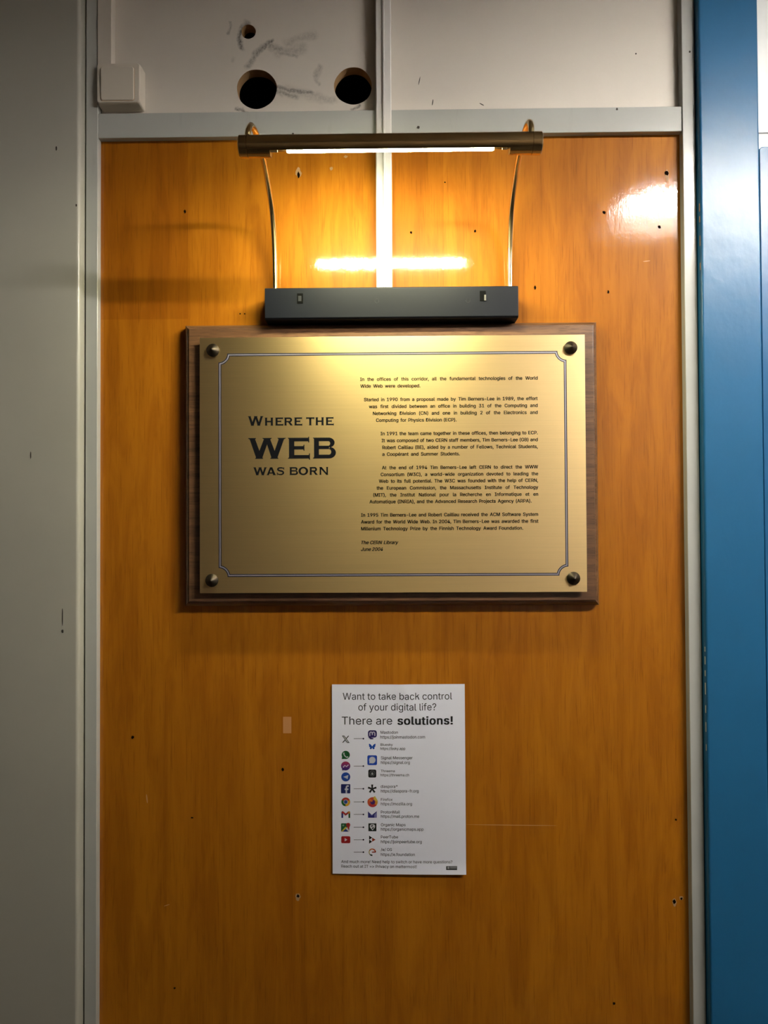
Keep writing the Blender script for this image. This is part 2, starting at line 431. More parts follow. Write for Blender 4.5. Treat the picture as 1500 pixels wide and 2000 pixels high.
# ================================================================ THINGS
# ---- ceiling light in the corridor (out of frame, seen as glare in the varnish)
fx = FIX; xm = (fx['x0']+fx['x1'])/2
cl = empty('ceiling_light', (xm, fx['y'], fx['z'])); tag(cl, 'long white ceiling light above the corridor', 'ceiling light')
boxo('housing', fx['x0']-.07, fx['x1']+.07, fx['y']-.145, fx['y']+.145, fx['z']+.055, HZ, M_fix, cl)
for y_ in (fx['y']-.145, fx['y']+.142):  # unseen skirts, shaped to cut the light off towards the upper wall
    boxo('cutoff_skirt', fx['x0']-.07, fx['x1']+.07, y_, y_+.003, fx['z']-.003, fx['z']+.055, M_fix, cl)
for x_ in (fx['x0']-.07, fx['x1']+.067):
    boxo('cutoff_skirt', x_, x_+.003, fx['y']-.142, fx['y']+.142, fx['z']-.012, fx['z']+.055, M_fix, cl)
hw = fx['w']/2
for s_ in (-1, 1):     # glowing sides over a dim bottom pan
    bm = bmesh.new(); box(bm, fx['x0'], fx['x1'], min(fx['y']+s_*hw, fx['y']+s_*(hw-.012)), max(fx['y']+s_*hw, fx['y']+s_*(hw-.012)), fx['z'], fx['z']+.052)
    link('diffuser', bm, M_tube, cl)
boxo('blocking_pan', fx['x0']-.02, fx['x1']+.02, fx['y']-hw-.020, fx['y']+hw+.020, fx['z']-.003, fx['z']-.0005, M_pan, cl)  # unseen pan, added to keep steep light off the lower wall

# ---- cable duct and light switch
pY = .003
dY = -.014
dx0 = at(190.5, 60, dY).x; dx1 = at(217.3, 60, dY).x
sw_zt = at(235, 122, -.03).z
duct = boxo('cable_duct', dx0, dx1, dY, pY, sw_zt-.004, HZ, M_duct, bevel=.0008)
tag(duct, 'slim ivory plastic cable duct running up from the light switch', 'cable duct')
sY = -.0205
sx0 = at(188.5, 165, sY).x; sx1 = at(283.5, 180, pY).x
sz0 = at(235, 219, pY).z; sz1 = at(235, 122.5, sY).z
ls = empty('light_switch', ((sx0+sx1)/2, pY, sz0)); tag(ls, 'square ivory surface mounted light switch beside the grey post', 'light switch')
bm = bmesh.new()
def rr(x0, x1, z0, z1, y, r, n=5):
    pts = []
    for (cx_, cz_, a0) in ((x1-r, z1-r, 0), (x0+r, z1-r, 90), (x0+r, z0+r, 180), (x1-r, z0+r, 270)):
        for i in range(n+1):
            a = radians(a0+90*i/n); pts.append((cx_+r*cos(a), y, cz_+r*sin(a)))
    return pts
loft(bm, [rr(sx0, sx1, sz0, sz1, pY, .003), rr(sx0, sx1, sz0, sz1, -.010, .003), rr(sx0+.0003, sx1-.0003, sz0+.0003, sz1-.0003, -.016, .0032),
          rr(sx0+.0006, sx1-.0006, sz0+.0012, sz1-.0008, sY+.0012, .0035), rr(sx0+.0014, sx1-.0014, sz0+.0022, sz1-.0014, sY, .004)])
bmesh.ops.recalc_face_normals(bm, faces=bm.faces)
hs = link('housing', bm, M_plas, ls)
rk = rect(197, 131.5, 262, 196.5, sY)
bm = bmesh.new()
loft(bm, [rr(rk[0]-.0006, rk[1]+.0006, rk[2]-.0006, rk[3]+.0006, sY+.0005, .004), rr(rk[0]-.0006, rk[1]+.0006, rk[2]-.0006, rk[3]+.0006, sY-.0002, .004)])
bmesh.ops.recalc_face_normals(bm, faces=bm.faces)
link('rocker_gap', bm, M_raw, ls)
bm = bmesh.new()
rings = []
for (ins, y) in ((0, sY+.0002), (0, sY-.0006), (.0010, sY-.0014)):
    rings.append([(x, yy - (.0012*((z-rk[2])/(rk[3]-rk[2])) if y < sY else 0), z) for (x, yy, z) in rr(rk[0]+ins, rk[1]-ins, rk[2]+ins, rk[3]-ins, y, .0035)])
loft(bm, rings); bmesh.ops.recalc_face_normals(bm, faces=bm.faces)
link('rocker', bm, M_plas, ls)

# ---- picture lamp
LYp = -.205
c0 = at(762, 284, LYp)
lz = c0.z + .0005; ly = LYp
bx0 = at(467.5, 287, LYp).x; bx1 = at(1057.5, 281, LYp).x
RR = .0138
lamp = empty('picture_lamp', (at(763, 590, -.02).x, 0, at(763, 632, 0).z))
tag(lamp, 'antique brass picture lamp on two curved arms above the plaque', 'lamp')
bxr = rect(517, 560, 1012.5, 622, -.038)
boxm = bmesh.new()
pr = [(0, bxr[3]), (-.0365, bxr[3]), (-.038, bxr[3]-.0015), (-.038, bxr[2]+.0025), (-.0355, bxr[2]), (0, bxr[2])]
loft(boxm, [[(x, y, z) for y, z in pr] for x in (bxr[0], bxr[1])]); bmesh.ops.recalc_face_normals(boxm, faces=boxm.faces)
mb = link('mounting_box', boxm, M_black, lamp, bevel=.0006); mb['label'] = 'black oblong box fixed to the wall'
for (px, py) in ((586, 583), (943, 578)):
    r_ = rect(px-5.8, py-9.8, px+5.8, py+9.8, -.0382)
    sl = boxo('switch_slot', r_[0], r_[1], -.0386, -.0375, r_[2], r_[3], M_slot, mb)
    if px > 800:
        r2 = rect(px+1, py-2, px+5.8, py+9.2, -.0386); boxo('slot_lever', r2[0]+.0012, r2[1]+.0003, -.0396, -.0384, r2[2], r2[3], M_steel, mb)
    else:
        r2 = rect(px-3.5, py-5, px+2.5, py+5.5, -.0386); boxo('slot_lever', r2[0], r2[1], -.0392, -.0384, r2[2], r2[3], M_mark, mb)
for (px, py) in ((736, 588), (914, 587)):  # faint embossed logo rings on the box front
    c = at(px, py, -.0381); bm = bmesh.new()
    rings = [[(c.x + r*cos(t), y, c.z + r*sin(t)) for t in [2*pi*i/20 for i in range(20)]] for r, y in ((.0034, -.0379), (.0034, -.0383), (.0029, -.0383), (.0028, -.0379))]
    loft(bm, rings, False, False); bmesh.ops.recalc_face_normals(bm, faces=bm.faces); link('embossed_mark', bm, M_mark, mb)

TILT = radians(23)      # the open side of the shade is turned towards the wall
def tl(a, b): return (ly + a*cos(TILT) - b*sin(TILT), lz + a*sin(TILT) + b*cos(TILT))
def arc_shell(bm, x0, x1, r, a0, a1, th, n=40):
    o = [(r*sin(radians(a0+(a1-a0)*i/n)), r*cos(radians(a0+(a1-a0)*i/n))) for i in range(n+1)]
    q = [((r-th)*sin(radians(a0+(a1-a0)*i/n)), (r-th)*cos(radians(a0+(a1-a0)*i/n))) for i in range(n, -1, -1)]
    loft(bm, [[(x,) + tl(a, b) for a, b in o+q] for x in (x0, x1)])
    bmesh.ops.recalc_face_normals(bm, faces=bm.faces)
sx_a = at(529, 300, LYp).x; sx_b = at(995, 297, LYp).x
bm = bmesh.new(); arc_shell(bm, at(485, 287, LYp).x, at(1038, 281, LYp).x, RR, -113, 113, .0012)
sh = link('lamp_shade', bm, M_brass, lamp, smooth=True)
es_ = sh.modifiers.new('es', 'EDGE_SPLIT'); es_.split_angle = radians(40)
def cyl_rings(xs_rs, n=40):
    return [[(x, ly + r*sin(2*pi*k/n), lz + r*cos(2*pi*k/n)) for k in range(n)] for x, r in xs_rs]
for s, xo, xi, xs in ((1, bx0, at(485, 287, LYp).x, sx_a), (-1, bx1, at(1038, 281, LYp).x, sx_b)):
    bm = bmesh.new()
    loft(bm, cyl_rings([(xo, RR-.0012), (xo+s*.0006, RR-.0003), (xo+s*.0012, RR+.0003), (xi-s*.0006, RR+.0003), (xi-s*.0003, RR-.0006), (xi, RR-.0006)]))
    bmesh.ops.recalc_face_normals(bm, faces=bm.faces)
    ec = link('end_cap', bm, M_brass, lamp, smooth=True); m_ = ec.modifiers.new('es', 'EDGE_SPLIT'); m_.split_angle = radians(35)
    bm = bmesh.new(); n = 24
    low = [(RR*sin(radians(113+134*i/n)), RR*cos(radians(113+134*i/n))) for i in range(n+1)]
    loft(bm, [[(x,) + tl(a, b) for a, b in low] for x in ((xi, xs) if s > 0 else (xs, xi))])
    bmesh.ops.recalc_face_normals(bm, faces=bm.faces)
    lo = link('socket_cover', bm, M_brass, lamp, smooth=True); m_ = lo.modifiers.new('es', 'EDGE_SPLIT'); m_.split_angle = radians(35)
    p0 = at(529 if s > 0 else 980, 304, LYp).x; p1 = at(543 if s > 0 else 990, 304, LYp).x
    bm = bmesh.new(); n = 10
    loft(bm, [[(x, ly-.004+.0016*cos(2*pi*k/n), lz-.0085+.0016*sin(2*pi*k/n)) for k in range(n)] for x in (p0, p1)])
    bmesh.ops.recalc_face_normals(bm, faces=bm.faces); link('contact_pin', bm, M_steel, lamp)
lx0 = at(561, 300, LYp).x; lx1 = at(964, 298, LYp).x
# inner tray and light strip
bm = bmesh.new(); loft(bm, [[(x,) + tl(a, b) for a, b in ((-.0115, -.0040), (.0115, -.0040), (.0115, -.0030), (-.0115, -.0030))] for x in (sx_a-.004, sx_b+.004)])
bmesh.ops.recalc_face_normals(bm, faces=bm.faces); link('inner_tray', bm, M_brass, lamp)
bm = bmesh.new()
pr = [(-.0085, -.0042), (-.0075, -.0075), (.0075, -.0075), (.0085, -.0042)]
loft(bm, [[(x,) + tl(a, b) for a, b in pr] for x in (lx0, lx1)]); bmesh.ops.recalc_face_normals(bm, faces=bm.faces)
link('light_strip', bm, M_led, lamp)['label'] = 'glowing white light strip'
for s, px, pyb, pxe in ((-1, 536.5, 560, 483.5), (1, 997, 556, 1037.5)):
    x_b = at(px, pyb, -.018).x; x_e = at(pxe, 262, LYp).x
    path = [(-.014, bxr[3]-.002), (-.014, bxr[3]+.02), (-.018, bxr[3]+.07), (-.036, bxr[3]+.117), (-.075, bxr[3]+.149), (-.120, bxr[3]+.169), (-.160, bxr[3]+.173), (-.187, bxr[3]+.167), (-.202, bxr[3]+.153), (ly, lz+.012)]
    n = len(path)
    pts = catmull([(x_b + (x_e-x_b)*(i/(n-1))**1.6, y, z) for i, (y, z) in enumerate(path)], 10)
    bm = bmesh.new(); tube(bm, pts, .0040, 16)
    link('lamp_arm', bm, M_arm, lamp, smooth=True)
    c = (x_b, -.014, bxr[3])
    bm = bmesh.new(); loft(bm, [[(c[0]+.0052*cos(2*pi*k/20), c[1]+.0052*sin(2*pi*k/20), c[2]+h) for k in range(20)] for h in (-.0005, .0022)])
    bmesh.ops.recalc_face_normals(bm, faces=bm.faces); link('arm_collar', bm, M_arm, lamp)

# ---- plaque
br = rect(362, 632.5, 1167.5, 1182.5, -.010)
pl = empty('wall_plaque', ((br[0]+br[1])/2, 0, br[2])); tag(pl, 'engraved gold metal plaque screwed to a dark walnut board', 'plaque')
def rring(ins, y): return [(br[0]+ins, y, br[2]+ins), (br[1]-ins, y, br[2]+ins), (br[1]-ins, y, br[3]-ins), (br[0]+ins, y, br[3]-ins)]
bm = bmesh.new()
loft(bm, [rring(0, 0), rring(0, -.0085), rring(.0010, -.0105), rring(.0032, -.0145), rring(.0062, -.0172), rring(.0072, -.0172), rring(.0080, -.0192), rring(.0090, -.0196)])
bmesh.ops.recalc_face_normals(bm, faces=bm.faces)
bb = link('backing_board', bm, M_walnut, pl); bb['label'] = 'dark walnut board with moulded edge'
PYF = -.0290
pr_ = rect(390, 656.5, 1144.5, 1157.5, PYF)
bm = bmesh.new(); box(bm, pr_[0], pr_[1], PYF, PYF+.002, pr_[2], pr_[3])
uvl = bm.loops.layers.uv.new('UVMap')
for f in bm.faces:
    for lp in f.loops: lp[uvl].uv = ((lp.vert.co.x-pr_[0]), (lp.vert.co.z-pr_[2]))
mp = link('metal_plate', bm, M_gold, pl, bevel=.0004); mp['label'] = 'brushed gold plate'

def lathe_y(bm, cx_, cz_, prof, n=28):
    loft(bm, [[(cx_+r*cos(2*pi*k/n), y, cz_+r*sin(2*pi*k/n)) for k in range(n)] for r, y in prof])
    bmesh.ops.recalc_face_normals(bm, faces=bm.faces)
for (px, py) in ((414.5, 683), (1116, 678), (412.5, 1134), (1121.5, 1130)):
    c = at(px, py, -.035)
    bm = bmesh.new()
    lathe_y(bm, c.x, c.z, [(.0085, PYF), (.0098, PYF-.0005), (.0100, PYF-.0030), (.0094, PYF-.0038), (.0018, PYF-.0098), (.0006, PYF-.0104)])
    sc_ = link('screw_cap', bm, M_cap, pl, smooth=True); m_ = sc_.modifiers.new('es', 'EDGE_SPLIT'); m_.split_angle = radians(25)
    bm = bmesh.new(); lathe_y(bm, c.x, c.z, [(.004, -.0194), (.004, PYF+.0021)], 14); link('spacer', bm, M_cap, pl)

# engraved double border with scooped corners
PX = (DIST+PYF)/F_PX
bo = rect(427, 688, 1108.2, 1125.5, PYF)
def border(d, r=17.5):
    d *= PX; r *= PX; a, b, c_, e_ = bo; pts = []
    R_ = r + d; u = sqrt(max(R_*R_ - d*d, 0)); th = math.atan2(d, u); n = 10
    for (qx, qz, sx, sz) in ((a, e_, 1, -1), (b, e_, -1, -1), (b, c_, -1, 1), (a, c_, 1, 1)):
        arc = [(R_*cos(th+(pi/2-2*th)*i/n), R_*sin(th+(pi/2-2*th)*i/n)) for i in range(n+1)]   # from along x to along z
        q = [(qx+sx*i, qz+sz*j) for i, j in arc]
        if (sx, sz) in ((1, -1), (-1, 1)): q = q[::-1]
        pts += q
    return pts
def bband(d0, d1, Y, m, name):
    A, B = border(d0), border(d1); bm = bmesh.new()
    va = [bm.verts.new((x, Y, z)) for x, z in A]; vb = [bm.verts.new((x, Y, z)) for x, z in B]; n = len(A)
    for i in range(n): bm.faces.new((va[i], vb[i], vb[(i+1) % n], va[(i+1) % n]))
    bmesh.ops.recalc_face_normals(bm, faces=bm.faces)
    for f in bm.faces:
        if f.normal.y > 0: f.normal_flip()
    return link(name, bm, m, mp)
bband(0, 1.7, PYF-.00012, M_navy, 'border_line')
bband(1.7, 3.8, PYF-.00010, M_pale, 'border_fill')
bband(3.8, 5.4, PYF-.00012, M_navy, 'border_line')

# ---- lettering tools
_cache = {}
try:    # the plain sans that ships with Blender itself; its built-in face if that is missing
    SANS = bpy.data.fonts.load(bpy.utils.system_resource('DATAFILES') + '/fonts/Inter.woff2')
except Exception:
    SANS = None
def word_mesh(txt, bold=0.0, shear=0.0, res=2):
    """the line letter by letter, each letter set where the whole line puts it"""
    key = ('line', txt, bold, shear, res)
    if key in _cache: return _cache[key]
    V, Fc = [], []; reach = -9
    for i, ch in enumerate(txt):
        if ch == ' ': continue
        end = one_word(txt[:i+1], bold, shear, res)[3]
        vs, fs, a, b = one_word(ch, bold, shear, res)
        if ch in 'kRP': vs, fs = drawn_letter(ch, a - (0 if not shear else 0), b, shear)
        o = len(V); V += [(x+end-b, y) for x, y in vs]; Fc += [tuple(k+o for k in f) for f in fs]
    xs = [v[0] for v in V]; _cache[key] = (V, Fc, min(xs), max(xs)); return _cache[key]
def half_ring(cx_, cy_, ro, ri, yo, yi, n=8):
    a = [(cx_+ro*cos(-pi/2+pi*i/n), cy_+yo*sin(-pi/2+pi*i/n)) for i in range(n+1)]
    b = [(cx_+ri*cos(-pi/2+pi*i/n), cy_+yi*sin(-pi/2+pi*i/n)) for i in range(n+1)]
    return a+b, [(i, i+1, n+2+i, n+1+i) for i in range(n)]
def drawn_letter(ch, a, b, shear):
    """k, R and P drawn as plain polygons (their outlines cross themselves in the font)"""
    H = max(v[1] for v in one_word('H')[0]); s = .118*H; A = max(v[1] for v in one_word('l')[0]); X = max(v[1] for v in one_word('x')[0])
    if shear: b -= shear*H*.45 if ch != 'k' else 0
    w = b-a; parts = []
    q = lambda *p: parts.append((list(p), [tuple(range(len(p)))]))
    if ch == 'k':
        q((a, 0), (a+s, 0), (a+s, A), (a, A)); q((a+s*.9, .15), (b-s*.25, X), (b-s*1.6, X), (a+s*.9, .15+s*1.45)); q((a+w*.38, .27), (a+w*.38+s*.8, .27+s*.9), (b, 0), (b-s*1.3, 0))
    else:
        m = H*(.42 if ch == 'R' else .39); t = s*.9; R_ = (H-m+t)/2; cy_ = (H+m-t)/2; e_ = b - (0 if ch == 'P' else w*.03); cx_ = max(a+s, e_-R_)
        q((a, 0), (a+s, 0), (a+s, H), (a, H)); q((a+s*.9, H-t), (cx_, H-t), (cx_, H), (a+s*.9, H)); q((a+s*.9, m-t), (cx_, m-t), (cx_, m), (a+s*.9, m))
        parts.append(half_ring(cx_, cy_, e_-cx_, e_-cx_-s, R_, R_-t))
        if ch == 'R': q((a+w*.50, m-t*.6), (a+w*.50+s*1.15, m-t*.6), (b, 0), (b-s*1.2, 0))
    V, Fc = [], []
    for vs, fs in parts:
        o = len(V); V += [(x+shear*y*.45, y) for x, y in vs]; Fc += [tuple(k+o for k in f) for f in fs]
    return V, Fc
def one_word(txt, bold=0.0, shear=0.0, res=2):
    key = (txt, bold, shear, res)
    if key in _cache: return _cache[key]
    cu = bpy.data.curves.new('tmp', 'FONT'); cu.body = txt; cu.offset = 0; cu.space_character = 1.07 if bold else 1.0; cu.shear = shear
    cu.resolution_u = res + 1; cu.size = 20
    if SANS: cu.font = SANS
    ob = bpy.data.objects.new('tmp', cu); C.objects.link(ob)
    dg = bpy.context.evaluated_depsgraph_get(); dg.update()
    me = bpy.data.meshes.new_from_object(ob.evaluated_get(dg))
    vs = [(v.co.x/20, v.co.y/20) for v in me.vertices]; fs = [tuple(p.vertices) for p in me.polygons]
    bpy.data.objects.remove(ob); bpy.data.curves.remove(cu); bpy.data.meshes.remove(me)
    xs = [v[0] for v in vs]
    _cache[key] = (vs, fs, min(xs), max(xs)); return _cache[key]
CAPH = max(v[1] for v in word_mesh('H')[0])

class Print:
    """flat printed shapes on a plane, one material index per colour"""
    def __init__(s, Y, warp=None): s.Y = Y; s.v = []; s.f = []; s.mi = []; s.mats = []; s.warp = warp
    def mat(s, m):
        if m not in s.mats: s.mats.append(m)
        return s.mats.index(m)
    def raw(s, vs, fs, m, lift=0):
        o = len(s.v); k = s.mat(m)
        for x, z in vs:
            y = s.Y - lift + (s.warp(x, z) if s.warp else 0)
            s.v.append((x, y, z))
        for f in fs: s.f.append(tuple(i+o for i in f)); s.mi.append(k)
    def build(s, name, parent, label=None):
        me = bpy.data.meshes.new(name); me.from_pydata(s.v, [], s.f)
        for m in s.mats: me.materials.append(m)
        bm = bmesh.new(); bm.from_mesh(me); 
        for f, k in zip(bm.faces, s.mi): f.material_index = k
        bm.normal_update()
        for f in bm.faces:
            if f.normal.y > 0: f.normal_flip()
        bm.to_mesh(me); bm.free()
        o = bpy.data.objects.new(name, me); C.objects.link(o)
        off = Vector((0, 0, 0)); q = parent
        while q: off += q.location; q = q.parent
        o.parent = parent; o.location = -off
        if label: o['label'] = label
        return o

def embolden(b):
    return [(0, 0)] if b < .004 else [(-b, -b*.4), (b, -b*.4), (-b, b*.4), (b, b*.4)] + ([(0, 0)] if b > .02 else [])

def set_line(P, txt, xa, xb, z, cap, m, bold=0.0, shear=0.0, hs=None, res=2, lift=0):
    """one line from xa to xb (metres); hs: width factor of the letters, the rest goes into the word gaps"""
    k = cap/CAPH
    if hs is None:
        vs, fs, a, b = word_mesh(txt, 1 if bold > .02 else 0, shear, res); sx = (xb-xa)/(b-a)
        for dx, dz in embolden(bold): P.raw([(xa+(x-a+dx)*sx, z+(y+dz)*k) for x, y in vs], fs, m, lift)
        return
    ws = txt.split(); ms = [word_mesh(w_, 0, shear, res) for w_ in ws]
    tot = sum(b-a for _, _, a, b in ms)*k*hs
    gap = (xb-xa-tot)/max(1, len(ws)-1)
    if gap < cap*.30 and len(ws) > 1:
        hs *= (xb-xa-(len(ws)-1)*cap*.36)/tot; gap = cap*.36
    if len(ws) == 1: hs = (xb-xa)/(tot/hs)
    x0 = xa
    for vs, fs, a, b in ms:
        for dx, dz in embolden(bold): P.raw([(x0+(x-a+dx)*k*hs, z+(y+dz)*k) for x, y in vs], fs, m, lift)
        x0 += (b-a)*k*hs + gap

TY = PYF-.00015
LINES = [  # left x, right x, baseline at the left end, in the photograph's pixels
 ("In the offices of this corridor, all the fundamental technologies of the World", 88, 1387, 165, 0),
 ("Wide Web were developed.", 90, 528, 215, 0),
 ("Started in 1990 from a proposal made by Tim Berners-Lee in 1989, the effort", 117, 1387, 314, 0),
 ("was first divided between an office in building 31 of the Computing and", 153, 1387, 364.5, 0),
 ("Networking Division (CN) and one in building 2 of the Electronics and", 182, 1387, 415, 0),
 ("Computing for Physics Division (ECP).", 205, 793, 465, 0),
 ("In 1991 the team came together in these offices, then belonging to ECP.", 238, 1388, 563, 0),
 ("It was composed of two CERN staff members, Tim Berners-Lee (GB) and", 246, 1388, 613.5, 0),
 ("Robert Cailliau (BE), aided by a number of Fellows, Technical Students,", 251, 1388, 664, 0),
 ("a Coop\u00e9rant and Summer Students.", 251, 817, 713.5, 0),
 ("At the end of 1994 Tim Berners-Lee left CERN to direct the WWW", 248, 1390, 812.5, 0),
 ("Consortium (W3C), a world-wide organization devoted to leading the", 239, 1391, 862.5, 0),
 ("Web to its full potential.  The W3C was founded with the help of CERN,", 226, 1390, 911, 0),
 ("the European Commission, the Massachusetts Institute of Technology", 209, 1391, 961.5, 0),
 ("(MIT), the Institut National pour la Recherche en Informatique et en", 185, 1391, 1012, 0),
 ("Automatique (INRIA), and the Advanced Research Projects Agency (ARPA).", 157, 1343, 1061.5, 0),
 ("In 1995 Tim Berners-Lee and Robert Cailliau received the ACM Software System", 95, 1391, 1159.5, 0),
 ("Award for the World Wide Web. In 2004, Tim Berners-Lee was awarded the first", 95, 1393, 1209.5, 0),
 ("Millenium Technology Prize by the Finnish Technology Award Foundation.", 96, 1281, 1259.5, 0),
 ("The CERN Library", 97, 367, 1360.5, 1),
 ("June 2004", 95, 254, 1409.5, 1)]
P = Print(TY)
for txt, a, b, y, it in LINES:
    pa = at(680+a/3.75, 700+y/3.75, TY); pb = at(680+b/3.75, 700+y/3.75, TY)
    set_line(P, txt, pa.x, pb.x, pa.z, 6.5*PX, M_ink, bold=.022, shear=.25 if it else 0, hs=.965)
P.build('engraved_text', mp, 'small black engraved paragraphs')

# wide flared capitals of the heading, drawn as polygons in a unit-height box
def strip(a, b):
    vs = list(a)+list(b); n = len(a)
    return vs, [(i, i+1, n+i+1, n+i) for i in range(n-1)]
def ell(cx_, cy_, rx_, ry_, a0, a1, n=14):
    return [(cx_+rx_*cos(radians(a0+(a1-a0)*i/n)), cy_+ry_*sin(radians(a0+(a1-a0)*i/n))) for i in range(n+1)]
def pg(*p): return list(p), [tuple(range(len(p)))]
def rc(x0, y0, x1, y1): return pg((x0, y0), (x1, y0), (x1, y1), (x0, y1))
def stem(x0, x1, y0=0, y1=1, s=.05):
    return pg((x0-s, y0), (x1+s, y0), (x1+s, y0+.02), (x1, y0+.06), (x1, y1-.06), (x1+s, y1-.02), (x1+s, y1), (x0-s, y1), (x0-s, y1-.02), (x0, y1-.06), (x0, y0+.06), (x0-s, y0+.02))
def stemL(x0, x1, s=.05):
    return pg((x0-s, 0), (x1, 0), (x1, 1), (x0-s, 1), (x0-s, .98), (x0, .94), (x0, .06), (x0-s, .02))
def cline(pts, wd):
    L, R_ = [], []
    for i, p in enumerate(pts):
        a, b = Vector(pts[max(i-1, 0)]), Vector(pts[min(i+1, len(pts)-1)]); t = (b-a).normalized(); w_ = wd[i] if isinstance(wd, list) else wd
        L.append((p[0]-t.y*w_/2, p[1]+t.x*w_/2)); R_.append((p[0]+t.y*w_/2, p[1]-t.x*w_/2))
    return strip(L, R_)
G = {
 'W': (1.82, [pg((0, 1), (.38, 1), (.38, .98), (.34, .94), (.545, .38), (.76, .94), (.69, .98), (.69, 1), (1.14, 1), (1.14, .98), (1.07, .93), (1.28, .38), (1.475, .94), (1.42, .98), (1.42, 1), (1.82, 1), (1.82, .98), (1.73, .93),
                 (1.42, .06), (1.46, .02), (1.46, 0), (1.07, 0), (1.07, .02), (1.12, .06), (.915, .69), (.69, .06), (.72, .02), (.72, 0), (.34, 0), (.34, .02), (.38, .06), (.08, .93), (0, .98))]),
 'E': (1.03, [stemL(.05, .30), rc(.28, .83, .95, 1), pg((.95, .83), (.965, .77), (1, .77), (1, 1.05), (.965, 1.05), (.95, 1)), rc(.28, .44, .73, .60), pg((.72, .44), (.745, .37), (.775, .37), (.775, .67), (.745, .67), (.72, .60)),
              rc(.28, 0, .99, .17), pg((.98, .17), (1.0, .25), (1.035, .25), (1.035, -.06), (1.0, -.06), (.98, 0))]),
 'B': (1.08, [stemL(.05, .28), rc(.26, .83, .74, 1), rc(.26, .45, .76, .61), rc(.26, 0, .77, .18), strip(ell(.74, .76, .28, .24, -80, 90), ell(.72, .72, .09, .11, -90, 90)), strip(ell(.76, .275, .32, .275, -90, 80), ell(.75, .315, .11, .135, -90, 90))]),
 'R': (1.16, [stem(.05, .30), rc(.28, .82, .70, 1), rc(.28, .40, .74, .57), strip(ell(.70, .70, .33, .30, -90, 90), ell(.69, .70, .10, .125, -90, 90)), pg((.50, .42), (.78, .44), (1.10, .04), (1.16, 0), (.82, 0), (.80, .03))]),
 'H': (1.15, [stem(.05, .32), stem(.83, 1.10), rc(.30, .42, .85, .60)]),
 'T': (1.06, [rc(.04, .83, 1.02, 1), pg((0, 1.04), (.04, 1.04), (.06, 1), (.06, .83), (.04, .74), (0, .74)), pg((1.06, 1.04), (1.02, 1.04), (1.0, 1), (1.0, .83), (1.02, .74), (1.06, .74)), pg((.40, 1), (.66, 1), (.66, .06), (.72, .02), (.72, 0), (.34, 0), (.34, .02), (.40, .06))]),
 'A': (1.34, [pg((.02, 0), (.40, 0), (.40, .02), (.34, .06), (.64, .74), (.76, 1), (.50, 1), (.10, .06), (.02, .02)), pg((.52, 1), (.80, 1), (1.24, .06), (1.32, .02), (1.32, 0), (.86, 0), (.86, .02), (.92, .06)), rc(.34, .20, .92, .35)]),
 'S': (1.05, [cline([(.97, .80), (.86, .88), (.70, .92), (.50, .925), (.30, .90), (.18, .82), (.17, .70), (.26, .61), (.45, .55), (.65, .51), (.83, .44), (.90, .32), (.86, .18), (.70, .09), (.50, .075), (.28, .09), (.10, .19)],
                     [.10, .13, .15, .16, .17, .20, .22, .20, .20, .20, .20, .22, .20, .17, .15, .13, .10]), pg((.93, .66), (1.0, .66), (1.0, 1.02), (.95, 1.02)), pg((.05, -.03), (.11, -.03), (.12, .36), (.05, .36))]),
 'O': (1.32, [strip(ell(.66, .5, .66, .53, 0, 360, 36), ell(.66, .5, .36, .34, 0, 360, 36))]),
 'N': (1.25, [stem(.05, .26), stem(.98, 1.19), pg((.02, 1), (.34, 1), (1.19, .02), (1.19, 0), (.98, 0), (.05, .92))]),
}
def glyph(P, ch, x0, x1, base, top):
    wd, parts = G[ch]
    a = at(470+x0/7.5, 790+base/7.5, TY); b = at(470+x1/7.5, 790+base/7.5, TY)
    h = (base-top)/7.5*PX; sx = (b.x-a.x)/wd
    for vs, fs in parts: P.raw([(a.x+x*sx, HB + (y*h)) for x, y in vs], fs, M_ink)
P = Print(TY)
for base, row in ((307, [('W', 105, 335, 167), ('H', 353, 477, 190), ('E', 506, 624, 190), ('R', 638, 768, 190), ('E', 785, 902, 190), ('T', 960, 1080, 190), ('H', 1096, 1220, 190), ('E', 1246, 1364, 190)]),
                  (793, [('W', 110, 662, 487), ('E', 693, 1014, 487), ('B', 1060, 1396, 487)]),
                  (1033, [('W', 184, 386, 918), ('A', 376, 522, 918), ('S', 527, 643, 918), ('B', 715, 840, 918), ('O', 848, 988, 918), ('R', 1008, 1133, 918), ('N', 1152, 1285, 918)])):
    HB = at(570, 790+base/7.5, TY).z
    for ch, a, b, top in row: glyph(P, ch, a, b, base, top)
P.build('engraved_heading', mp, 'large black engraved capitals reading WHERE THE WEB WAS BORN')

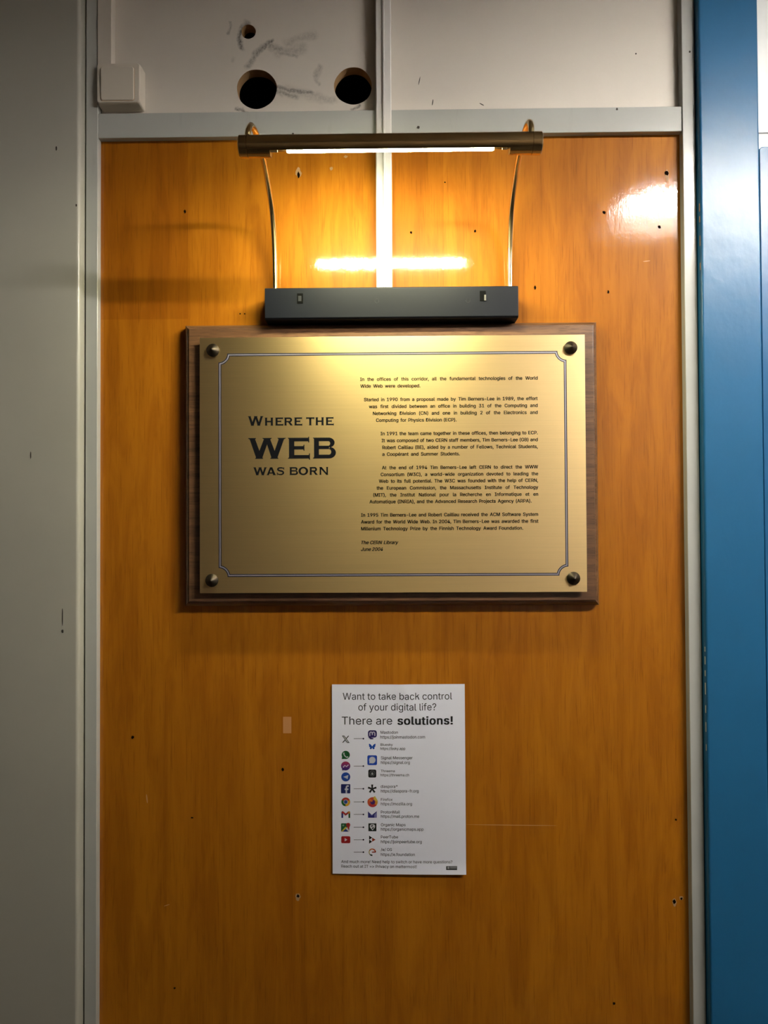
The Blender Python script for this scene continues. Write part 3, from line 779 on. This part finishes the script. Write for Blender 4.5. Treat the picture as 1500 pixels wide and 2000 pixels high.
# ---- flyer
FY = -.0022
fr = rect(649, 1336.5, 909, 1706.5, FY)
def fwarp(x, z):
    u = (x-fr[0])/(fr[1]-fr[0]); v = (z-fr[2])/(fr[3]-fr[2])
    y = -.0016*sin(pi*u*1.0)*(.35+.65*v) - .0008*sin(3.1*v+1.5*u)
    d = (u-.62) + (v-.88)*.9           # faint diagonal crease at the upper right
    y -= .0011*math.exp(-(d/.05)**2)*max(0, min(1, (v-.68)*8))
    y -= .0022*max(0, .06-v)/.06*u
    return y
M_paper = paint('white_paper', (.80, .80, .92), .65, .015, .05, 30)
fly = empty('flyer', ((fr[0]+fr[1])/2, 0, fr[2])); tag(fly, 'white printed paper flyer taped to the wood below the plaque', 'flyer')
bm = bmesh.new(); nx, nz = 40, 56; g = []
for layer in (0, .00022):
    g.append([[bm.verts.new((fr[0]+(fr[1]-fr[0])*i/nx, FY+layer+fwarp(fr[0]+(fr[1]-fr[0])*i/nx, fr[2]+(fr[3]-fr[2])*j/nz), fr[2]+(fr[3]-fr[2])*j/nz)) for i in range(nx+1)] for j in range(nz+1)])
for L in g:
    for j in range(nz):
        for i in range(nx): bm.faces.new((L[j][i], L[j][i+1], L[j+1][i+1], L[j+1][i]))
ring = lambda L: L[0][:] + [L[j][nx] for j in range(1, nz+1)] + [L[nz][i] for i in range(nx-1, -1, -1)] + [L[j][0] for j in range(nz-1, 0, -1)]
ra, rb = ring(g[0]), ring(g[1])
for i in range(len(ra)): bm.faces.new((ra[i], ra[(i+1) % len(ra)], rb[(i+1) % len(ra)], rb[i]))
bmesh.ops.recalc_face_normals(bm, faces=bm.faces)
ps = link('paper_sheet', bm, M_paper, fly, smooth=True)
for p in ps.data.polygons:
    if abs(p.normal.y) < .5: p.use_smooth = False
m_ = ps.modifiers.new('es', 'EDGE_SPLIT'); m_.split_angle = radians(50)

IY = FY - .00018
fpx = (DIST+IY)/F_PX
K = {}
def ink(*c):
    if c not in K: K[c] = plain('ink_%02x%02x%02x' % c, [v*.9 for v in lin(c)[:3]], .6)
    return K[c]
def cp(x, y): p = at(640+x/5, 1320+y/5, IY); return (p.x, p.z)
P = Print(IY, fwarp)
def fl(txt, a, b, y, cap, bold=0.0, m=None):
    pa, pb = cp(a, y), cp(b, y); set_line(P, txt, pa[0], pb[0], pa[1], cap/5*fpx, m or ink(18, 18, 24), bold, res=3 if cap > 40 else 2)
fl("Want to take back control", 148, 1215, 232, 66, -.004)
fl("of your digital life?", 300, 1060, 337, 66, -.004)
fl("There are", 138, 630, 474, 76, -.002)
fl("solutions!", 686, 1218, 474, 76, .028)
P.build('headline_text', fly, 'black printed headline')
P = Print(IY, fwarp); gm = ink(52, 50, 58)
for t, a, b, y, cap in (("Mastodon", 517, 685, 563, 27), ("https://joinmastodon.com", 515, 950, 610, 29), ("Bluesky", 517, 635, 681, 24), ("https://bsky.app", 515, 757, 720, 25),
        ("Signal Messenger", 520, 828, 811, 27), ("https://signal.org", 520, 802, 857, 28), ("Threema", 520, 655, 937, 23), ("https://threema.ch", 517, 795, 977, 24), ("diaspora*", 518, 682, 1090, 27),
        ("https://diaspora-fr.org", 520, 887, 1135, 28), ("Firefox", 520, 633, 1217, 26), ("https://mozilla.org", 520, 823, 1260, 28), ("ProtonMail", 520, 705, 1340, 27), ("https://mail.proton.me", 520, 893, 1382, 28),
        ("Organic Maps", 520, 760, 1464, 27), ("https://organicmaps.app", 520, 935, 1508, 28), ("PeerTube", 520, 687, 1583, 27), ("https://joinpeertube.org", 520, 918, 1630, 28), ("/e/ OS", 520, 627, 1706, 26), ("https://e.foundation", 520, 850, 1755, 28),
        ("And much more! Need help to switch or have more questions?", 133, 1217, 1826, 27), ("Reach out at IT => Privacy on mattermost!", 133, 868, 1871, 27)):
    fl(t, a, b, y, cap, .006, gm)
P.build('small_print', fly, 'small grey printed names and web addresses')

lift = [0]
def poly(pts, m, l=0): P.raw([cp(*p) for p in pts], [tuple(range(len(pts)))], m, l*.00008)
def circ(x, y, r, m, l=0, n=28): poly([(x+r*cos(2*pi*i/n), y+r*sin(2*pi*i/n)) for i in range(n)], m, l)
def rrect(x0, y0, x1, y1, r, m, l=0):
    poly([(cx_+r*cos(radians(a)), cy_+r*sin(radians(a))) for cx_, cy_, a0 in ((x1-r, y1-r, 0), (x0+r, y1-r, 90), (x0+r, y0+r, 180), (x1-r, y0+r, 270)) for a in range(a0, a0+91, 15)], m, l)
def ring_(x, y, r0, r1, a0, a1, m, l=0, n=24):
    a = [(x+r0*cos(radians(a0+(a1-a0)*i/n)), y+r0*sin(radians(a0+(a1-a0)*i/n))) for i in range(n+1)]
    b = [(x+r1*cos(radians(a0+(a1-a0)*i/n)), y+r1*sin(radians(a0+(a1-a0)*i/n))) for i in range(n+1)]
    P.raw([cp(*p) for p in a+b], [(i, i+1, n+1+i+1, n+1+i) for i in range(n)], m, l*.00008)
def stroke(pts, wd, m, l=0):
    vs, fs = cline(pts, wd); P.raw([cp(*p) for p in vs], fs, m, l*.00008)
WH = ink(205, 203, 212); BK = ink(12, 11, 16)
def begin():
    global P; P = Print(IY, fwarp)
def done(): P.build('printed_icon', fly)
# crossed letter
begin(); stroke([(205, 584), (147, 650)], 8, BK); poly([(140, 582), (163, 582), (214, 652), (191, 652)], BK, 1); poly([(150, 587), (160, 587), (204, 647), (194, 647)], WH, 2); done()
# green speech bubble with handset
begin(); G_ = ink(8, 84, 36); circ(177, 770, 40, G_); poly([(138, 812), (143, 775), (175, 808)], G_); stroke([(160, 748), (158, 762), (168, 780), (184, 793), (200, 790)], [15, 10, 9, 10, 16], WH, 1); done()
# purple and red speech bubble with bolt
begin()
n = 30; vs = [(176+45*cos(2*pi*i/n), 877+43*sin(2*pi*i/n)) for i in range(n)]
for k, (ca, yy0, yy1) in enumerate(((ink(150, 40, 84), 834, 856), (ink(128, 36, 98), 856, 876), (ink(92, 30, 108), 876, 898), (ink(52, 22, 104), 898, 921))):
    m_ = 8; L_ = [yy0+(yy1-yy0)*i/m_ for i in range(m_+1)]
    xr_ = lambda y_: 45*sqrt(max(0, 1-((y_-877)/43.5)**2))
    P.raw([cp(176-xr_(y_), y_) for y_ in L_]+[cp(176+xr_(y_), y_) for y_ in L_], [(i, i+1, m_+2+i, m_+1+i) for i in range(m_)], ca)
poly([(142, 922), (141, 890), (172, 914)], ink(52, 22, 104)); stroke([(150, 892), (168, 872), (184, 884), (204, 866)], 10, WH, 1); done()
# blue disc with paper plane
begin(); circ(177, 984, 44, ink(14, 66, 158)); poly([(151, 985), (203, 965), (194, 1008), (178, 994)], WH, 1); poly([(170, 992), (178, 994), (173, 1003)], ink(150, 165, 200), 2); done()
# navy square with letter f
begin(); rrect(131, 1055, 221, 1145, 6, ink(16, 28, 92)); stroke([(206, 1074), (194, 1072), (185, 1078), (183, 1092), (183, 1144)], 15, WH, 1); poly([(166, 1098), (204, 1098), (202, 1112), (166, 1112)], WH, 2); done()
# three-colour ring with blue centre
begin(); ring_(177, 1228, 43, 17, 205, 335, ink(176, 40, 24)); ring_(177, 1228, 43, 17, -25, 95, ink(214, 160, 30)); ring_(177, 1228, 43, 17, 95, 205, ink(24, 104, 44)); circ(177, 1228, 22, WH, 1); circ(177, 1228, 17, ink(30, 70, 150), 2); done()
# multicolour letter M
begin(); poly([(135, 1325), (151, 1333), (151, 1385), (135, 1385)], ink(30, 40, 130)); poly([(204, 1333), (220, 1325), (220, 1385), (204, 1385)], ink(10, 80, 36)); poly([(135, 1330), (143, 1318), (151, 1320), (177, 1342), (200, 1322), (206, 1340), (177, 1362), (150, 1340), (135, 1340)], ink(164, 30, 30), 1); poly([(200, 1322), (212, 1318), (220, 1326), (220, 1338), (206, 1345), (200, 1338)], ink(200, 130, 30), 2); done()
# map square with red pin
begin(); rrect(131, 1438, 212, 1518, 8, ink(20, 88, 44)); poly([(131, 1518), (176, 1470), (190, 1484), (148, 1518)], ink(206, 184, 50), 1); poly([(148, 1518), (176, 1490), (202, 1518)], ink(22, 50, 130), 2); poly([(176, 1490), (192, 1474), (214, 1510), (204, 1518)], WH, 2); circ(201, 1452, 20, ink(170, 36, 28), 3); poly([(182, 1458), (220, 1458), (204, 1500)], ink(170, 36, 28), 3); circ(152, 1458, 9, ink(120, 160, 130), 1); circ(201, 1451, 6, ink(110, 14, 14), 4); done()
# red rectangle with play mark
begin(); rrect(133, 1564, 221, 1632, 12, ink(160, 16, 22)); poly([(166, 1581), (166, 1615), (193, 1598)], WH, 1); done()
# mastodon style bubble with m
begin(); V_ = ink(40, 22, 92); rrect(394, 529, 480, 600, 22, V_); poly([(394, 560), (430, 580), (420, 600), (440, 606), (448, 608), (446, 616), (420, 617), (400, 600)], V_)
stroke([(412, 584), (412, 556), (417, 547), (427, 546), (434, 552), (437, 575)], 9, WH, 1); stroke([(437, 575), (437, 556), (444, 546), (454, 547), (461, 556), (461, 584)], 9, WH, 1); done()
# blue butterfly
begin(); B_ = ink(16, 74, 176)
poly([(435, 688), (424, 670), (406, 659), (403, 664), (406, 690), (416, 696), (410, 704), (420, 716), (430, 708), (435, 696), (440, 708), (450, 716), (460, 704), (454, 696), (464, 690), (468, 664), (464, 659), (446, 670)], B_); done()
# blue square with white bubble
begin(); rrect(388, 773, 482, 868, 14, ink(16, 66, 176)); circ(436, 819, 31, WH, 1); poly([(406, 852), (409, 826), (432, 847)], WH, 1); ring_(436, 819, 35, 33.5, 0, 360, ink(150, 170, 214), 1); done()
# black square with lock
begin(); rrect(397, 912, 475, 990, 15, BK); ring_(436, 948, 27, 22, 0, 360, ink(96, 96, 100), 1); rrect(427, 946, 446, 962, 3, ink(170, 170, 174), 2); ring_(436, 945, 8, 5, 180, 360, ink(170, 170, 174), 2); circ(420, 982, 3, ink(90, 90, 94), 1); circ(436, 982, 3, ink(90, 90, 94), 1); circ(452, 982, 3, ink(90, 90, 94), 1); done()
# black five-armed star
begin()
for i in range(5):
    a = radians(-90+72*i); stroke([(435, 1100), (435+42*cos(a), 1100+42*sin(a))], [13, 19], BK, i*.3)
done()
# orange flame ring around a violet globe
begin(); circ(439, 1230, 49, ink(206, 74, 40)); ring_(439, 1228, 50, 26, -75, 40, ink(218, 148, 48), 1); ring_(439, 1228, 50, 30, 40, 140, ink(196, 52, 56), 1); ring_(439, 1228, 50, 30, 140, 215, ink(206, 88, 48), 1)
poly([(448, 1178), (462, 1170), (478, 1196), (488, 1226), (464, 1214), (452, 1200)], ink(216, 190, 70), 2); circ(440, 1230, 23, ink(72, 30, 104), 3); poly([(402, 1196), (424, 1204), (436, 1206), (426, 1214), (410, 1222)], ink(220, 120, 44), 4); poly([(420, 1212), (444, 1208), (436, 1224), (424, 1228)], ink(216, 104, 40), 5); done()
# violet envelope
begin(); poly([(394, 1320), (420, 1352), (432, 1354), (480, 1318), (480, 1380), (474, 1382), (394, 1382)], ink(44, 44, 128)); poly([(456, 1382), (456, 1352), (480, 1320), (480, 1380)], ink(132, 130, 188), 1); poly([(396, 1322), (432, 1354), (450, 1344), (440, 1360), (424, 1362)], ink(96, 96, 160), 1); done()
# dark green square with white marker
begin(); rrect(398, 1437, 476, 1514, 4, ink(6, 22, 16)); poly([(438, 1505), (414, 1478), (411, 1460), (424, 1446), (452, 1446), (464, 1460), (460, 1480)], WH, 1); poly([(422, 1462), (434, 1454), (446, 1456), (438, 1466), (426, 1470)], ink(6, 22, 16), 2); poly([(432, 1482), (444, 1474), (452, 1476), (448, 1488), (436, 1492)], ink(6, 22, 16), 2); done()
# triangle of three pieces
begin(); poly([(405, 1557), (435, 1577), (405, 1596)], BK); poly([(405, 1596), (435, 1616), (405, 1635)], BK); poly([(435, 1577), (468, 1596), (435, 1616)], ink(180, 66, 30)); done()
# open letter e of coloured arcs
begin(); ring_(436, 1719, 36, 25, -75, 0, ink(196, 84, 30)); ring_(436, 1719, 36, 26, -150, -75, ink(206, 110, 50)); ring_(436, 1719, 35, 28, 150, 210, ink(190, 170, 60)); ring_(436, 1719, 37, 24, 88, 128, BK); ring_(436, 1719, 35, 28, 128, 150, ink(60, 90, 50)); poly([(432, 1714), (472, 1710), (470, 1722), (434, 1724)], ink(150, 40, 20), 1); done()
for y in (611, 878, 1099, 1227, 1350, 1475, 1597, 1719):
    P = Print(IY, fwarp); stroke([(255, y+1), (346, y)], 4.2, ink(70, 70, 80)); circ(349, y, 8, ink(22, 22, 60), 1, 16); P.build('printed_arrow', fly)
P = Print(IY, fwarp); rrect(1156, 1854, 1263, 1890, 2, ink(38, 38, 42)); circ(1178, 1869, 11, ink(150, 150, 154), 1, 16); poly([(1194, 1858), (1258, 1858), (1258, 1876), (1194, 1876)], ink(112, 112, 118), 1); P.build('licence_badge', fly)
